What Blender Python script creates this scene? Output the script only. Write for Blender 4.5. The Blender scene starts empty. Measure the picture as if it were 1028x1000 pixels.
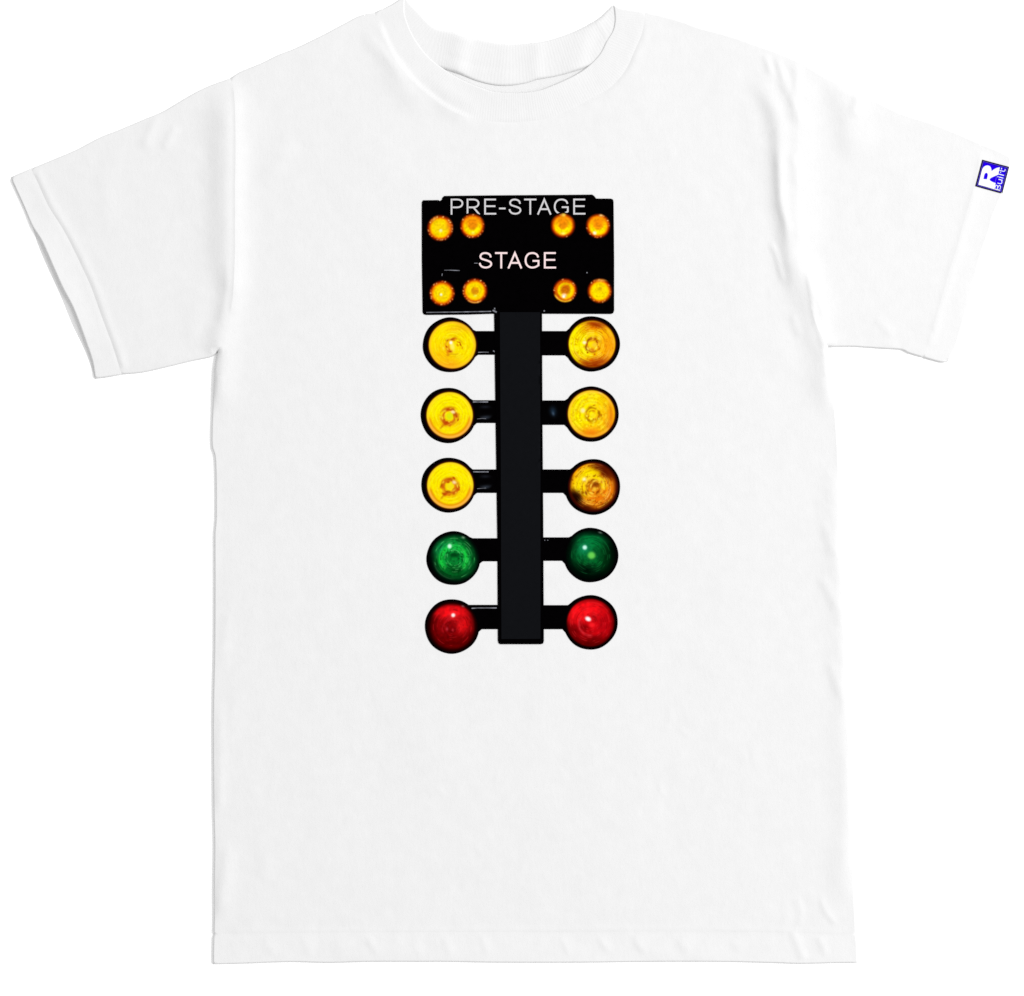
# White cotton T-shirt laid flat on a white board, seen from straight above.
# Coordinates are traced from image pixels, each taken as 0.75 mm: x to the right, y down, z up.
import bpy, math, random
import numpy as np
from mathutils import Vector
from mathutils.geometry import delaunay_2d_cdt

S = 0.00075
CX, CY = 514.0, 500.0
rng = np.random.default_rng(7)
scene = bpy.context.scene

# ------------------------------------------------------------------ helpers
def P(*a):
    return np.array(a, dtype=float).reshape(-1, 2)

def smooth_line(pts, step=2.5):
    """Catmull-Rom through pts, resampled evenly, end points kept."""
    pts = np.asarray(pts, float)
    if len(pts) > 2:
        ext = np.vstack([2*pts[0]-pts[1], pts, 2*pts[-1]-pts[-2]])
        out = []
        for i in range(1, len(ext)-2):
            p0, p1, p2, p3 = ext[i-1:i+3]
            n = max(2, int(np.hypot(*(p2-p1))/step*2))
            t = np.linspace(0, 1, n, endpoint=False)[:, None]
            m1 = (p2-p0)/2; m2 = (p3-p1)/2
            L = np.hypot(*(p2-p1))
            for m in (m1, m2):
                k = np.hypot(*m)
                if k > L: m *= L/k
            h = 2*t**3-3*t**2+1, t**3-2*t**2+t, -2*t**3+3*t**2, t**3-t**2
            out.append(h[0]*p1+h[1]*m1+h[2]*p2+h[3]*m2)
        out.append(pts[-1:]); pts = np.vstack(out)
    d = np.hypot(*np.diff(pts, axis=0).T); s = np.r_[0, np.cumsum(d)]
    n = max(1, int(round(s[-1]/step)))
    q = np.linspace(0, s[-1], n+1)
    return np.c_[np.interp(q, s, pts[:, 0]), np.interp(q, s, pts[:, 1])]

def chain(*pieces):
    out = [pieces[0]]
    for p in pieces[1:]:
        out.append(p[1:])
    a = np.vstack(out)
    if np.hypot(*(a[0]-a[-1])) < 1e-6: a = a[:-1]
    return a

def inside(pts, loops):
    r = np.zeros(len(pts), bool)
    x, y = pts[:, 0], pts[:, 1]
    for lp in loops:
        a = lp; b = np.roll(lp, -1, axis=0)
        for (ax, ay), (bx, by) in zip(a, b):
            if ay == by: continue
            c = (ay > y) != (by > y)
            r ^= c & (x < (bx-ax)*(y-ay)/(by-ay)+ax)
    return r

def seg_dist(pts, line, signed=False):
    """distance to a polyline, side of it (+ = east for lines running down), position along it"""
    a = line[:-1]; b = line[1:]
    best = np.full(len(pts), 1e18); side = np.zeros(len(pts)); along = np.zeros(len(pts))
    acc = 0.0
    for p, q in zip(a, b):
        d = q-p; L = math.hypot(*d)
        if L == 0: continue
        rx = pts[:, 0]-p[0]; ry = pts[:, 1]-p[1]
        t = np.clip((rx*d[0]+ry*d[1])/(L*L), 0, 1)
        dx = rx-t*d[0]; dy = ry-t*d[1]
        k = dx*dx+dy*dy
        m = k < best
        best[m] = k[m]
        if signed:
            side[m] = -(d[0]*ry-d[1]*rx)[m]; along[m] = acc+t[m]*L
        acc += L
    best = np.sqrt(best)
    return (best, np.sign(side), along, acc) if signed else best

def vnoise(x, y, seed=0):
    """smooth value noise, about -1..1"""
    xi = np.floor(x).astype(np.int64); yi = np.floor(y).astype(np.int64)
    fx = x-xi; fy = y-yi
    fx = fx*fx*fx*(fx*(fx*6-15)+10); fy = fy*fy*fy*(fy*(fy*6-15)+10)
    def h(i, j):
        n = (i*374761393+j*668265263+seed*1442695041) & 0x7fffffff
        n = ((n ^ (n >> 13))*1274126177) & 0x7fffffff
        n = n ^ (n >> 16)
        return (n & 0xffff)/32767.5-1
    return (h(xi, yi)*(1-fx)+h(xi+1, yi)*fx)*(1-fy)+(h(xi, yi+1)*(1-fx)+h(xi+1, yi+1)*fx)*fy

# ------------------------------------------------------------------ the cut of the shirt
A1 = smooth_line(P(407,-5, 392,4.5, 376,12))
A2 = smooth_line(P(376,12, 361.6,15, 344,24, 326,33.6, 317,38, 296,48, 278,55, 264,62, 241,71.6, 231,78))
A3 = smooth_line(P(231,78, 209,86, 191,95, 164,111, 145,119, 119,130, 100,137.5, 77,149.5, 55,159, 31,169))
A4 = smooth_line(P(31,169, 20,173.5, 11,177.5))
B  = smooth_line(P(11,177.5, 12,182, 23,206.4, 32,227, 41,241, 47,254, 54,270, 63,290, 71.6,306, 79,324, 86,344, 92,362, 95,380))
C1 = smooth_line(P(95,380, 110,378, 122,375.8))
C2 = smooth_line(P(122,375.8, 142,374, 161,370, 192,362.6, 211,358.6, 215.5,356, 218,353))
D1 = smooth_line(P(218,353, 216.3,360, 215,368, 213.8,390, 213,410, 212.2,430, 212.4,448, 215.2,458, 216.2,480, 216.2,522, 215,535, 215,584, 214.7,649, 213.6,704, 213.4,740, 214,812, 214.8,850, 214.4,880, 214.4,920, 214,938))
D2 = smooth_line(P(214,938, 213.5,955, 213.5,968.5))
E  = smooth_line(P(213.5,968.5, 250,967.6, 291,966.2, 330,967, 372,966, 420,966, 450,966, 495,966.8, 583,966.8, 653,966, 722,966, 770,967, 804,968, 842,967.2, 861.5,967))
F2 = smooth_line(P(861.5,967, 861,952, 860,938))
F1 = smooth_line(P(860,938, 858.4,904, 856,832, 854.6,760, 851.5,689, 848.5,626, 845,550, 843,479, 840,424, 835.5,378, 832,348.6))
G2 = smooth_line(P(832,348.6, 845,348, 858,348, 888,350, 906,351.2, 912,354.3, 927,358.8))
G1 = smooth_line(P(927,358.8, 937,361.6, 946,363.8, 951.5,363))
HR = smooth_line(P(951.5,363, 953.5,360, 960,348, 968,322, 976,294, 982,268, 988,248, 993,234, 998,216, 1007,194, 1012,176, 1014.6,165, 1015.5,157))
I4 = smooth_line(P(1015.5,157, 1003,151, 986,144))
I3 = smooth_line(P(986,144, 965,135, 938,124, 903,112.6, 868.5,95, 849,85.6, 830,77.5, 814,68, 806,63))
I2 = smooth_line(P(806,63, 784,53.5, 760,45, 741,38.2, 720,32, 704,28, 686,21.5, 665,15.5, 647.5,12))
I1 = smooth_line(P(647.5,12, 623,7.6, 615.6,4.5))
J  = smooth_line(P(615.6,4.5, 616.4,9, 617,20, 615,30, 609,40, 601.6,54, 589,67, 575,76, 553,86, 539,90.6, 520,92.8, 495,91.4, 480,86.5, 464,79.5, 447,69.5, 431,57, 419,42, 411,27, 406.5,12, 407,-5))
K  = smooth_line(P(376,12, 380,27, 389,48, 401,66.5, 414,82, 427,93.5, 445,106.8, 461,115, 475,119.4, 497,122, 520,122.6, 545,119.5, 561,115, 584.5,104, 592,99.6, 611,89, 623,77, 631,65, 637,51, 643.6,36, 646.7,23, 647.5,12))
SL = smooth_line(P(231,78, 234,86, 236,110, 236.6,150, 236,194, 236,250, 234.5,290, 232,312, 227,338, 218,353))
SR = smooth_line(P(806,63, 803,90, 801,130, 800,180, 802,230, 806,265, 812,300, 820,328, 832,348.6))
CL = smooth_line(P(31,169, 38,184, 48,206, 58,222, 67,237, 82,267.5, 92,290, 102,318, 111,342, 117,360, 122,375.8))
CR = smooth_line(P(986,144, 983,163, 978,187, 969,218, 962,244, 952,276, 944,304, 935,335, 927,358.8))
HM = smooth_line(P(214,938, 250,937, 320,936.5, 430,936, 560,935.6, 690,935, 790,936.6, 860,938))
SIL = chain(A1, A2, A3, A4, B, C1, C2, D1, D2, E, F2, F1, G2, G1, HR, I4, I3, I2, I1, J)
SIL_C = np.vstack([SIL, SIL[:1]])

# ------------------------------------------------------------------ the lie of the cloth: ridges and creases
RIDGES = []   # (line, west width, east width, height, end taper)
def ridge(h, wl, wr, *pts, taper=0.25):
    RIDGES.append((smooth_line(P(*pts), 4.0), wl, wr, h, taper))
# left armhole: soft roll along the seam, then the seam groove
ridge(4.6, 16, 17, 226,72, 227,110, 228,160, 228,215, 228,265, 227,300, taper=.22)
ridge(3.6, 8, 16, 230,255, 229,290, 224,320, 219,352, 216,380, 215,420, taper=.2)
ridge(.75, 1.3, 9, 232.5,82, 234,88, 236,110, 236.6,150, 236,194, 236,250, 234.5,290, 231,318, taper=.05)
ridge(.8, 5, 6, 160,112, 152,128, 142,152); ridge(.7, 4, 5, 178,124, 170,138, 162,152)
ridge(.6, 9, 9, 120,140, 105,190, 112,240); ridge(.7, 14, 12, 205,280, 198,320, 190,350)
ridge(.7, 6, 6, 214,320, 211,340, 208,356)
# left cuff: stitched line with a small welt beside it
ridge(.75, 2.6, 4.5, 34,168, 42,184, 52,206, 62,222, 71,237, 86,267.5, 96,290, 106,318, 115,342, 121,360, 125,374, taper=.03)
ridge(-.35, 1.4, 1.4, *CL[2:-2].ravel(), taper=.02)
ridge(.35, 3, 3, 214,352, 180,361, 150,368, 128,371)
# left chest, diagonal drags
ridge(1.3, 10, 12, 300,140, 280,162, 258,188, taper=.4); ridge(.5, 8, 9, 262,105, 254,118, 248,136, taper=.4)
ridge(.4, 12, 12, 345,120, 310,160, 285,200, taper=.4)
# neckband seam
ridge(1.15, 9, 2.2, 378,16, 382,27, 391,48, 403,66.5, 416,82, 429,93.5, 447,106.8, 463,115, 478,119.4, taper=.12)
ridge(1.2, 7, 6, 361,22, 369,36, 382,52, 398,70, 412,88, taper=.35)
ridge(1.5, 13, 9, 384,55, 400,82, 420,102, 440,115, taper=.4)
ridge(-.5, 1.5, 1.5, 480,120.4, 500,122.2, 520,122.6, 545,119.5, 561,115, 584.5,104, 611,89, 623,77, 631,65, 637,51, 643.6,36, 646.7,23, 647.5,13, taper=.12)
ridge(.35, 5, 5, 650,14, 649.5,24, 646,38, 640,52, 634,66, 626,79, 612,93)
ridge(1.1, 9, 8, 425,68, 440,85, 462,98, 490,108, taper=.4)
# right shoulder and armhole
ridge(4.0, 9, 13, 752,72, 760,83, 771,98, 780,120, 783,150, 784,178, 785,200, 788,216, 792,250, 797,285, 801,310, taper=.2)
ridge(1.3, 3.2, 5, 779,140, 781,165, 782,190, 784,208, 789,228, 791,250, taper=.25)
ridge(2.1, 6, 6, 784,70, 789,88, 797,108, 802,130, taper=.3)
ridge(2.4, 9, 17, 801,70, 801,95, 802,130, 801,180, 803,230, 807,262, taper=.15)
ridge(3.2, 15, 13, 805,240, 809,268, 815,300, 819,330, 828,354, 831,385, 834,420, taper=.2)
ridge(.9, 2.4, 3.4, 809,268, 814,296, 818,322, 826,345, 830,366, taper=.2)
ridge(.7, 2.6, 4, 814,285, 822,304, 829,328, taper=.3)
ridge(2.5, 13, 21, 828,78, 842,93, 852,118, 854,140, 852,165, taper=.3)
ridge(1.2, 5, 8, 862,92, 860,104, 855,120, taper=.3)
ridge(1.0, 3, 4, 766,52, 770,62, 775,78, taper=.35); ridge(1.0, 3, 4, 779,54, 782,66, 788,84, taper=.35)
ridge(1.0, 5, 5, 799,62, 800,80, 799,100)
ridge(1.0, 2.2, 3, 771,240, 778,253, 783,272, 787,286, taper=.25)
ridge(.7, 5, 5, 795,150, 799,170, 802,190); ridge(.6, 3.5, 4, 795,314, 799,328, 803,340)
ridge(.5, 8, 8, 752,95, 756,130, 764,165); ridge(.8, 16, 14, 770,330, 785,350, 800,380, taper=.4)
# right sleeve
ridge(.5, 3.5, 5, *(CR[3:-3]+np.array([1.5, 0])).ravel(), taper=.06)
ridge(.5, 14, 14, 900,130, 912,190, 905,250, taper=.4); ridge(.3, 14, 14, 945,140, 940,200, 925,260, taper=.4)
ridge(.5, 5, 6, 876,318, 888,328, 898,340); ridge(.4, 3, 3, 905,352, 895,347, 880,345)
# right side fold
ridge(1.5, 14, 9, 837,440, 843,520, 846,590, 848,650, 849,720, 850,790, 851,860, 853,920, taper=.2)
ridge(.8, 5, 6, 826,520, 832,542, 838,562, taper=.3); ridge(.9, 5, 6, 821,575, 832,594, 843,618, taper=.3)
ridge(.9, 5, 6, 830,660, 838,680, 846,706, taper=.3); ridge(.6, 6, 6, 834,470, 838,490, 842,510)
ridge(1.1, 14, 9, 844,830, 846,870, 848,915, taper=.3)
# hem corner crumples
ridge(.7, 2.6, 3.4, 824,898, 827,912, 834,922, 842,930, taper=.25); ridge(.5, 4, 4, 800,898, 804,918, 802,934)
ridge(.8, 4, 5, 794,934, 800,946, 808,966, taper=.15); ridge(.5, 3, 4, 820,938, 826,950, 830,962)
ridge(1.3, 7, 8, 231,842, 227,870, 223,900, 219,928, taper=.25); ridge(.7, 5, 6, 222,700, 221,760, 219,830)
ridge(.5, 5, 6, 230,610, 226,640, 222,668, taper=.3); ridge(.5, 6, 8, 238,690, 234,720, 231,760, taper=.3)
ridge(.4, 7, 8, 272,858, 266,872, 258,884)
# hem: stitched line, puckers leaning across it
ridge(.32, 3, 2.5, *(HM[4:-4]+np.array([0, -2.0])).ravel(), taper=.02)
for x, a, sp, dx in ((236,.3,3,9),(271,.6,5,14),(309,.55,4,10),(338,.4,6,16),(374,.95,3.4,13),(401,.5,6,8),(419,.45,3,15),(449,.85,3.6,11),(487,.7,3,9),(513,.25,7,14),
                     (541,.3,5,6),(568,.75,2.8,12),(607,1.0,2.8,14),(643,1.05,2.8,16),(662,.25,6,8),(687,.8,4,16),(712,.2,5,8),(740,.8,4.5,15),(772,.35,7,10)):
    y0 = rng.uniform(936, 942); y1 = rng.uniform(957, 966)
    ridge(a*.62, sp, sp+2.5, x-dx*.45,y0, x-dx*.1,(y0+y1)/2+rng.uniform(-2,2), x+dx*.5,y1, taper=.35)

ridge(-.14, 1.3, 1.3, *(HM[3:-3]+np.array([0, .8])).ravel(), taper=.02)
for k in range(95):      # small creases the cloth keeps from folding
    x, y = rng.uniform(225, 840), rng.uniform(140, 930) if k % 3 else rng.uniform(690, 925)
    if 405 < x < 640 and 180 < y < 670: continue
    L_, a_ = rng.uniform(8, 26), rng.normal(0, .5)
    dx, dy = L_*math.sin(a_)/2, L_*math.cos(a_)/2
    ridge(rng.uniform(.08, .24)*rng.choice([1, 1, -1]), rng.uniform(1.8, 3.6), rng.uniform(2, 4.2), x-dx,y-dy, x+rng.uniform(-1.5,1.5),y, x+dx,y+dy, taper=.4)
for k in range(16):
    x, y = (rng.uniform(70, 205), rng.uniform(150, 350)) if k % 2 else (rng.uniform(850, 950), rng.uniform(130, 330))
    dx, dy = rng.uniform(-5, 5), rng.uniform(4, 11)
    ridge(rng.uniform(.08, .2), 2.4, 3, x-dx,y-dy, x+1,y, x+dx,y+dy, taper=.4)

FINE = [r for r in RIDGES if min(r[1], r[2]) < 6]
T, ZE, RE = 3.2, .5, 1.4
CUFF = smooth_line(P(24,210, 41,241, 54,270, 71.6,306, 86,344, 93,368))
NECKL = smooth_line(P(600,56, 589,67, 575,76, 553,86, 539,90.6, 520,92.8, 495,91.4, 480,86.5, 464,79.5, 447,69.5))

def cloth_z(p):
    p = np.asarray(p, float)
    d = seg_dist(p, SIL_C)
    e = np.clip(d/RE, 0, 1)
    lift = np.zeros(len(p))
    for ln, h, w, tp in ((CUFF, 1.9, 13, .3), (NECKL, 1.4, 12, .3)):
        k, sd, al, L = seg_dist(p, ln, True)
        q = np.clip(np.minimum(al, L-al)/(tp*L), 0, 1)
        lift += h*np.exp(-(k/w)**2)*q*q*(3-2*q)
    z = ZE+lift+(T-ZE)*np.sqrt(np.clip(1-(1-e)**2, 0, 1))
    add = np.zeros(len(p))
    for line, wl, wr, h, tp in RIDGES:
        w = 3.2*max(wl, wr)
        lo = line.min(0)-w; hi = line.max(0)+w
        m = np.all((p > lo) & (p < hi), axis=1)
        if not m.any(): continue
        k, s, al, L = seg_dist(p[m], line, True)
        wd = np.where(s > 0, wr, wl)
        f = h*np.exp(-(k/wd)**2)
        q = np.clip(np.minimum(al, L-al)/(tp*L+1e-6), 0, 1)
        add[m] += f*q*q*(3-2*q)
    x, y = p[:, 0], p[:, 1]
    add += .05*vnoise(x/6.5, y/9, 4)+.42*vnoise(x/62, y/75, 1)+.17*vnoise(x/27, y/33, 2)+.09*vnoise(x/11, y/15, 3)
    return z+add*np.clip(d/5, 0, 1)

def fill(loops, free=(), coarse=5.0, fine=2.4, fine_lines=True):
    """triangulated sheet inside the loops: boundary points plus a grid, denser where the cloth creases"""
    lo = np.vstack(loops).min(0); hi = np.vstack(loops).max(0)
    def grid(s):
        gx = np.arange(lo[0]+s*.5, hi[0], s); gy = np.arange(lo[1]+s*.5, hi[1], s)
        g = np.stack(np.meshgrid(gx, gy), -1).reshape(-1, 2)
        g[:, 0] += (np.round((g[:, 1]-lo[1])/s) % 2)*s*.5
        return g
    g = grid(coarse)
    if fine_lines:
        near = lambda q, k: np.any([np.all((q > r[0].min(0)-16) & (q < r[0].max(0)+16), axis=1) & (seg_dist(q, r[0]) < k) for r in FINE], axis=0)
        f = grid(fine)
        f = f[near(f, 11)]
        g = np.vstack([g[~near(g, 11)], f])
    closed = [np.vstack([l, l[:1]]) for l in loops]
    def keep(q, k):
        q = q[inside(q, loops)]
        for c in closed: q = q[seg_dist(q, c) > k]
        return q
    if len(free):
        fl = np.vstack(free)
        fd = np.full(len(g), 1e9)
        for c in free: fd = np.minimum(fd, seg_dist(g, c))
        g = g[fd > 5.0]
        for o in (.42, .85, 1.3, 1.9, 3.0):
            for c in free:
                t = np.gradient(c, axis=0); t /= np.hypot(t[:, 0], t[:, 1])[:, None]+1e-9
                n = np.c_[-t[:, 1], t[:, 0]]
                for sgn in (1, -1):
                    q = c+n*o*sgn
                    q = q[inside(q, loops)]
                    dd = np.full(len(q), 1e9)
                    for c2 in closed: dd = np.minimum(dd, seg_dist(q, c2))
                    g = np.vstack([g, q[dd > o*.93]])
    g = keep(g, .42)
    verts, edges = [], []
    for l in loops:
        b = len(verts); n = len(l)
        verts += [Vector((x, -y)) for x, y in l]
        edges += [(b+i, b+(i+1) % n) for i in range(n)]
    verts += [Vector((x, -y)) for x, y in g]
    v, e, f, *_ = delaunay_2d_cdt(verts, edges, [], 0, 1e-5)
    vv = np.array([(q.x, -q.y) for q in v])
    ff = np.array([t for t in f if len(t) == 3])
    c = vv[ff].mean(1)
    ff = ff[inside(c, loops)]
    a, b, d = vv[ff[:, 0]], vv[ff[:, 1]], vv[ff[:, 2]]
    ar = (b[:, 0]-a[:, 0])*-(d[:, 1]-a[:, 1])+(b[:, 1]-a[:, 1])*(d[:, 0]-a[:, 0])
    ff[ar < 0] = ff[ar < 0][:, ::-1]
    return vv, ff

def world(p, z):
    return np.c_[(p[:, 0]-CX)*S, (CY-p[:, 1])*S, np.asarray(z)*S]

def link(name, verts, faces, mat, parent=None, smooth=True, colors=None):
    me = bpy.data.meshes.new(name)
    me.from_pydata([tuple(v) for v in verts], [], [tuple(int(i) for i in f) for f in faces])
    if smooth: me.polygons.foreach_set('use_smooth', [True]*len(me.polygons))
    if colors is not None:
        at = me.color_attributes.new('ink', 'FLOAT_COLOR', 'POINT')
        at.data.foreach_set('color', np.c_[colors, np.ones(len(colors))].astype(np.float32).ravel())
    me.materials.append(mat); me.update()
    o = bpy.data.objects.new(name, me); scene.collection.objects.link(o)
    if parent: o.parent = parent
    return o

def sheet(name, loop, free, mat, parent, zf=cloth_z, skirt=.05, rib=None, **kw):
    """one piece of cloth with a turned-down edge along its free sides"""
    v, f = fill([loop], free, **kw)
    z = zf(v)
    V = list(world(v, z)); Fc = [tuple(t) for t in f]
    for c in free:
        b = len(V); zz = zf(c)
        V += list(world(c, zz)); V += list(world(c, np.full(len(c), skirt)))
        n = len(c)
        Fc += [(b+i, b+i+1, b+n+i+1, b+n+i) for i in range(n-1)]
    o = link(name, V, Fc, mat, parent)
    if rib is not None:      # position along the band, for the ribs of the knit
        q = np.array([(p[0]/S+CX, CY-p[1]/S) for p in V])
        o.data.attributes.new('rib', 'FLOAT', 'POINT').data.foreach_set('value', seg_dist(q, rib, True)[2].astype(np.float32))
    return o

# ------------------------------------------------------------------ materials
def material(name, rough=.9, spec=.0):
    m = bpy.data.materials.new(name); m.use_nodes = True
    b = m.node_tree.nodes['Principled BSDF']
    b.inputs['Roughness'].default_value = rough
    b.inputs['Specular IOR Level'].default_value = spec
    return m, m.node_tree, b

def cotton(name, col, var=.012, bump=.35, rib=False):
    m, nt, b = material(name, .95, .05)
    tc = nt.nodes.new('ShaderNodeTexCoord')
    n1 = nt.nodes.new('ShaderNodeTexNoise'); n1.inputs['Scale'].default_value = 900; n1.inputs['Detail'].default_value = 3
    n2 = nt.nodes.new('ShaderNodeTexNoise'); n2.inputs['Scale'].default_value = 120; n2.inputs['Detail'].default_value = 5
    w = nt.nodes.new('ShaderNodeTexWave'); w.inputs['Scale'].default_value = 520; w.inputs['Distortion'].default_value = 1.5
    w.inputs['Detail'].default_value = 2
    for n in (n1, n2, w): nt.links.new(tc.outputs['Object'], n.inputs['Vector'])
    ramp = nt.nodes.new('ShaderNodeValToRGB')
    e = ramp.color_ramp.elements
    e[0].position, e[1].position = .3, .7
    e[0].color = (*[c*(1-var) for c in col], 1); e[1].color = (*[c*(1+var) for c in col], 1)
    nt.links.new(n2.outputs['Fac'], ramp.inputs['Fac']); nt.links.new(ramp.outputs['Color'], b.inputs['Base Color'])
    mx = nt.nodes.new('ShaderNodeMath'); mx.operation = 'MULTIPLY_ADD'; mx.inputs[1].default_value = .5
    nt.links.new(w.outputs['Fac'], mx.inputs[0]); nt.links.new(n1.outputs['Fac'], mx.inputs[2])
    mp = nt.nodes.new('ShaderNodeMapping'); mp.inputs['Scale'].default_value = (1, .55, 1)
    n3 = nt.nodes.new('ShaderNodeTexNoise'); n3.inputs['Scale'].default_value = 300; n3.inputs['Detail'].default_value = 4; n3.inputs['Roughness'].default_value = .65
    nt.links.new(tc.outputs['Object'], mp.inputs['Vector']); nt.links.new(mp.outputs[0], n3.inputs['Vector'])
    b0 = nt.nodes.new('ShaderNodeBump'); b0.inputs['Strength'].default_value = .5; b0.inputs['Distance'].default_value = .0003
    nt.links.new(n3.outputs['Fac'], b0.inputs['Height'])
    last = b0
    if rib:
        at = nt.nodes.new('ShaderNodeAttribute'); at.attribute_name = 'rib'
        sn = nt.nodes.new('ShaderNodeMath'); sn.operation = 'SINE'
        sc_ = nt.nodes.new('ShaderNodeMath'); sc_.operation = 'MULTIPLY'; sc_.inputs[1].default_value = 2*math.pi/2.7
        nt.links.new(at.outputs['Fac'], sc_.inputs[0]); nt.links.new(sc_.outputs[0], sn.inputs[0])
        b1 = nt.nodes.new('ShaderNodeBump'); b1.inputs['Strength'].default_value = .5; b1.inputs['Distance'].default_value = .00004
        nt.links.new(sn.outputs[0], b1.inputs['Height']); nt.links.new(b0.outputs['Normal'], b1.inputs['Normal']); last = b1
    bp = nt.nodes.new('ShaderNodeBump'); bp.inputs['Strength'].default_value = bump; bp.inputs['Distance'].default_value = .0002
    nt.links.new(last.outputs['Normal'], bp.inputs['Normal'])
    nt.links.new(mx.outputs[0], bp.inputs['Height']); nt.links.new(bp.outputs['Normal'], b.inputs['Normal'])
    return m

WHITE = .66
M_shirt = cotton('white_cotton', (WHITE, WHITE, WHITE))
M_hem = cotton('white_doubled_cotton', (WHITE*1.012,)*3)
M_rib = cotton('white_rib_knit', (WHITE, WHITE, WHITE), .008, .3, True)

def lin(c):
    c = np.asarray(c, float)/255
    return np.where(c <= .04045, c/12.92, ((c+.055)/1.055)**2.4)
INK = WHITE/.905      # reflectance of ink that shows as full white beside this cloth
def ink(name, rgb, var=.06):
    m, nt, b = material(name, .8, 0)
    c = lin(rgb)*INK
    tc = nt.nodes.new('ShaderNodeTexCoord'); n = nt.nodes.new('ShaderNodeTexNoise')
    n.inputs['Scale'].default_value = 260; n.inputs['Detail'].default_value = 3
    nt.links.new(tc.outputs['Object'], n.inputs['Vector'])
    r = nt.nodes.new('ShaderNodeValToRGB'); e = r.color_ramp.elements
    e[0].position, e[1].position = .3, .7
    e[0].color = (*(c*(1-var)), 1); e[1].color = (*(c*(1+var*.5)), 1)
    nt.links.new(n.outputs['Fac'], r.inputs['Fac']); nt.links.new(r.outputs['Color'], b.inputs['Base Color'])
    return m
M_black = ink('black_ink', (3,2,3), .3)
M_post = ink('charcoal_ink', (18,19,22), .06)
M_grey = ink('pale_grey_ink', (214,212,214))
M_pink = ink('pinkish_white_ink', (252,228,228))
M_glint = ink('grey_highlight_ink', (132,134,142), .55)
M_white = ink('white_ink', (252,252,255), .0)
M_blue = ink('blue_ink', (38,0,232), .05)
M_navy = ink('navy_ink', (16,6,50), .25)
M_lav = ink('lavender_ink', (112,92,250), .05)
M_art, nt, b = material('multicolour_ink', .8, 0)      # the printed photograph of the lamps
a = nt.nodes.new('ShaderNodeAttribute'); a.attribute_name = 'ink'
nt.links.new(a.outputs['Color'], b.inputs['Base Color'])

# ------------------------------------------------------------------ backdrop
m, nt, b = material('white_board', .9, 0)
tc = nt.nodes.new('ShaderNodeTexCoord'); n = nt.nodes.new('ShaderNodeTexNoise'); n.inputs['Scale'].default_value = 6
r = nt.nodes.new('ShaderNodeValToRGB'); r.color_ramp.elements[0].color = (.94,.94,.94,1); r.color_ramp.elements[1].color = (.96,.96,.96,1)
nt.links.new(tc.outputs['Object'], n.inputs['Vector']); nt.links.new(n.outputs['Fac'], r.inputs['Fac']); nt.links.new(r.outputs['Color'], b.inputs['Base Color'])
q = 3.0
bd = link('backdrop', [(-q,-q,0),(q,-q,0),(q,q,0),(-q,q,0)], [(0,1,2,3)], m, smooth=False)
bd['kind'] = 'structure'; bd['label'] = 'plain white board under the shirt'

# ------------------------------------------------------------------ the shirt
shirt = bpy.data.objects.new('t_shirt', None); scene.collection.objects.link(shirt)
shirt.empty_display_size = .1
shirt['label'] = 'white short-sleeved crew-neck t-shirt laid flat with drag-race starting lights printed on its chest'
shirt['category'] = 't-shirt'

R_ = lambda a: a[::-1]
front = chain(A2, SL, D1, HM, F1, R_(SR), I2, R_(K))
sheet('front_panel', front, [A2, D1, F1, I2], M_shirt, shirt)
sheet('bottom_hem', chain(HM, R_(F2), R_(E), R_(D2)), [D2, E, F2], M_hem, shirt)
sheet('neckband', chain(A1, K, I1, J), [A1, I1, J], M_rib, shirt, skirt=.4, rib=K)
sl = sheet('sleeve', chain(A3, CL, C2, R_(SL)), [A3, C2], M_shirt, shirt)
sheet('sleeve_hem', chain(A4, B, C1, R_(CL)), [A4, B, C1], M_hem, sl, skirt=.8)
sr = sheet('sleeve', chain(I3, SR, G2, R_(CR)), [I3, G2], M_shirt, shirt)
sheet('sleeve_hem', chain(CR, G1, HR, I4), [G1, HR, I4], M_hem, sr, skirt=.8)

# back half: back neckband, back panel and the back layer of each sleeve
NT = smooth_line(P(407,-5, 412,3, 418,9, 428,20, 439,28.5, 458,32.3, 473,36.8, 494,41.8, 509,43.8, 520,43.8, 536,42.2, 546,41, 556,38.4, 577,31, 600,18.7, 611,9.2, 615.6,4.5))
NB = smooth_line(P(407,-5, 398,20, 412,46, 428,61, 447,68.8, 462.5,74.2, 480,81, 498,85, 512,85.2, 528,82.8, 539,79.4, 558,76, 577,71, 589,66.5, 606,56, 622,34, 622,14, 615.6,4.5))
nb_c = np.vstack([NT, R_(NB)[1:]])
def neck_z(p):
    d = np.minimum(seg_dist(p, NT), seg_dist(p, NB)*1.2)
    e = np.clip(d/3, 0, 1)
    z = .9+1.3*np.sqrt(np.clip(1-(1-e)**2, 0, 1))
    for h, w1, w2, ln in ((1.7, 14, 9, P(468,30, 462,52, 458,76)), (.8, 8, 6, P(540,40, 539,60, 540,82)), (.5, 2, 2.4, P(598,18, 604,28, 611,40)),
                          (.3, 2, 2, P(604,14, 609,24, 614,34)), (.4, 9, 8, P(507,46, 506,60, 508,84)), (-.35, 3, 3, P(600,42, 560,62, 520,70, 480,66, 450,56)),
                          (1.2, 14, 8, P(600,18, 588,36, 580,66))):
        k, s, al, L = seg_dist(p, ln, True)
        z += h*np.exp(-(k/np.where(s > 0, w2, w1))**2)*e
    return z+.1*vnoise(p[:, 0]/14, p[:, 1]/10, 5)*e
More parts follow.
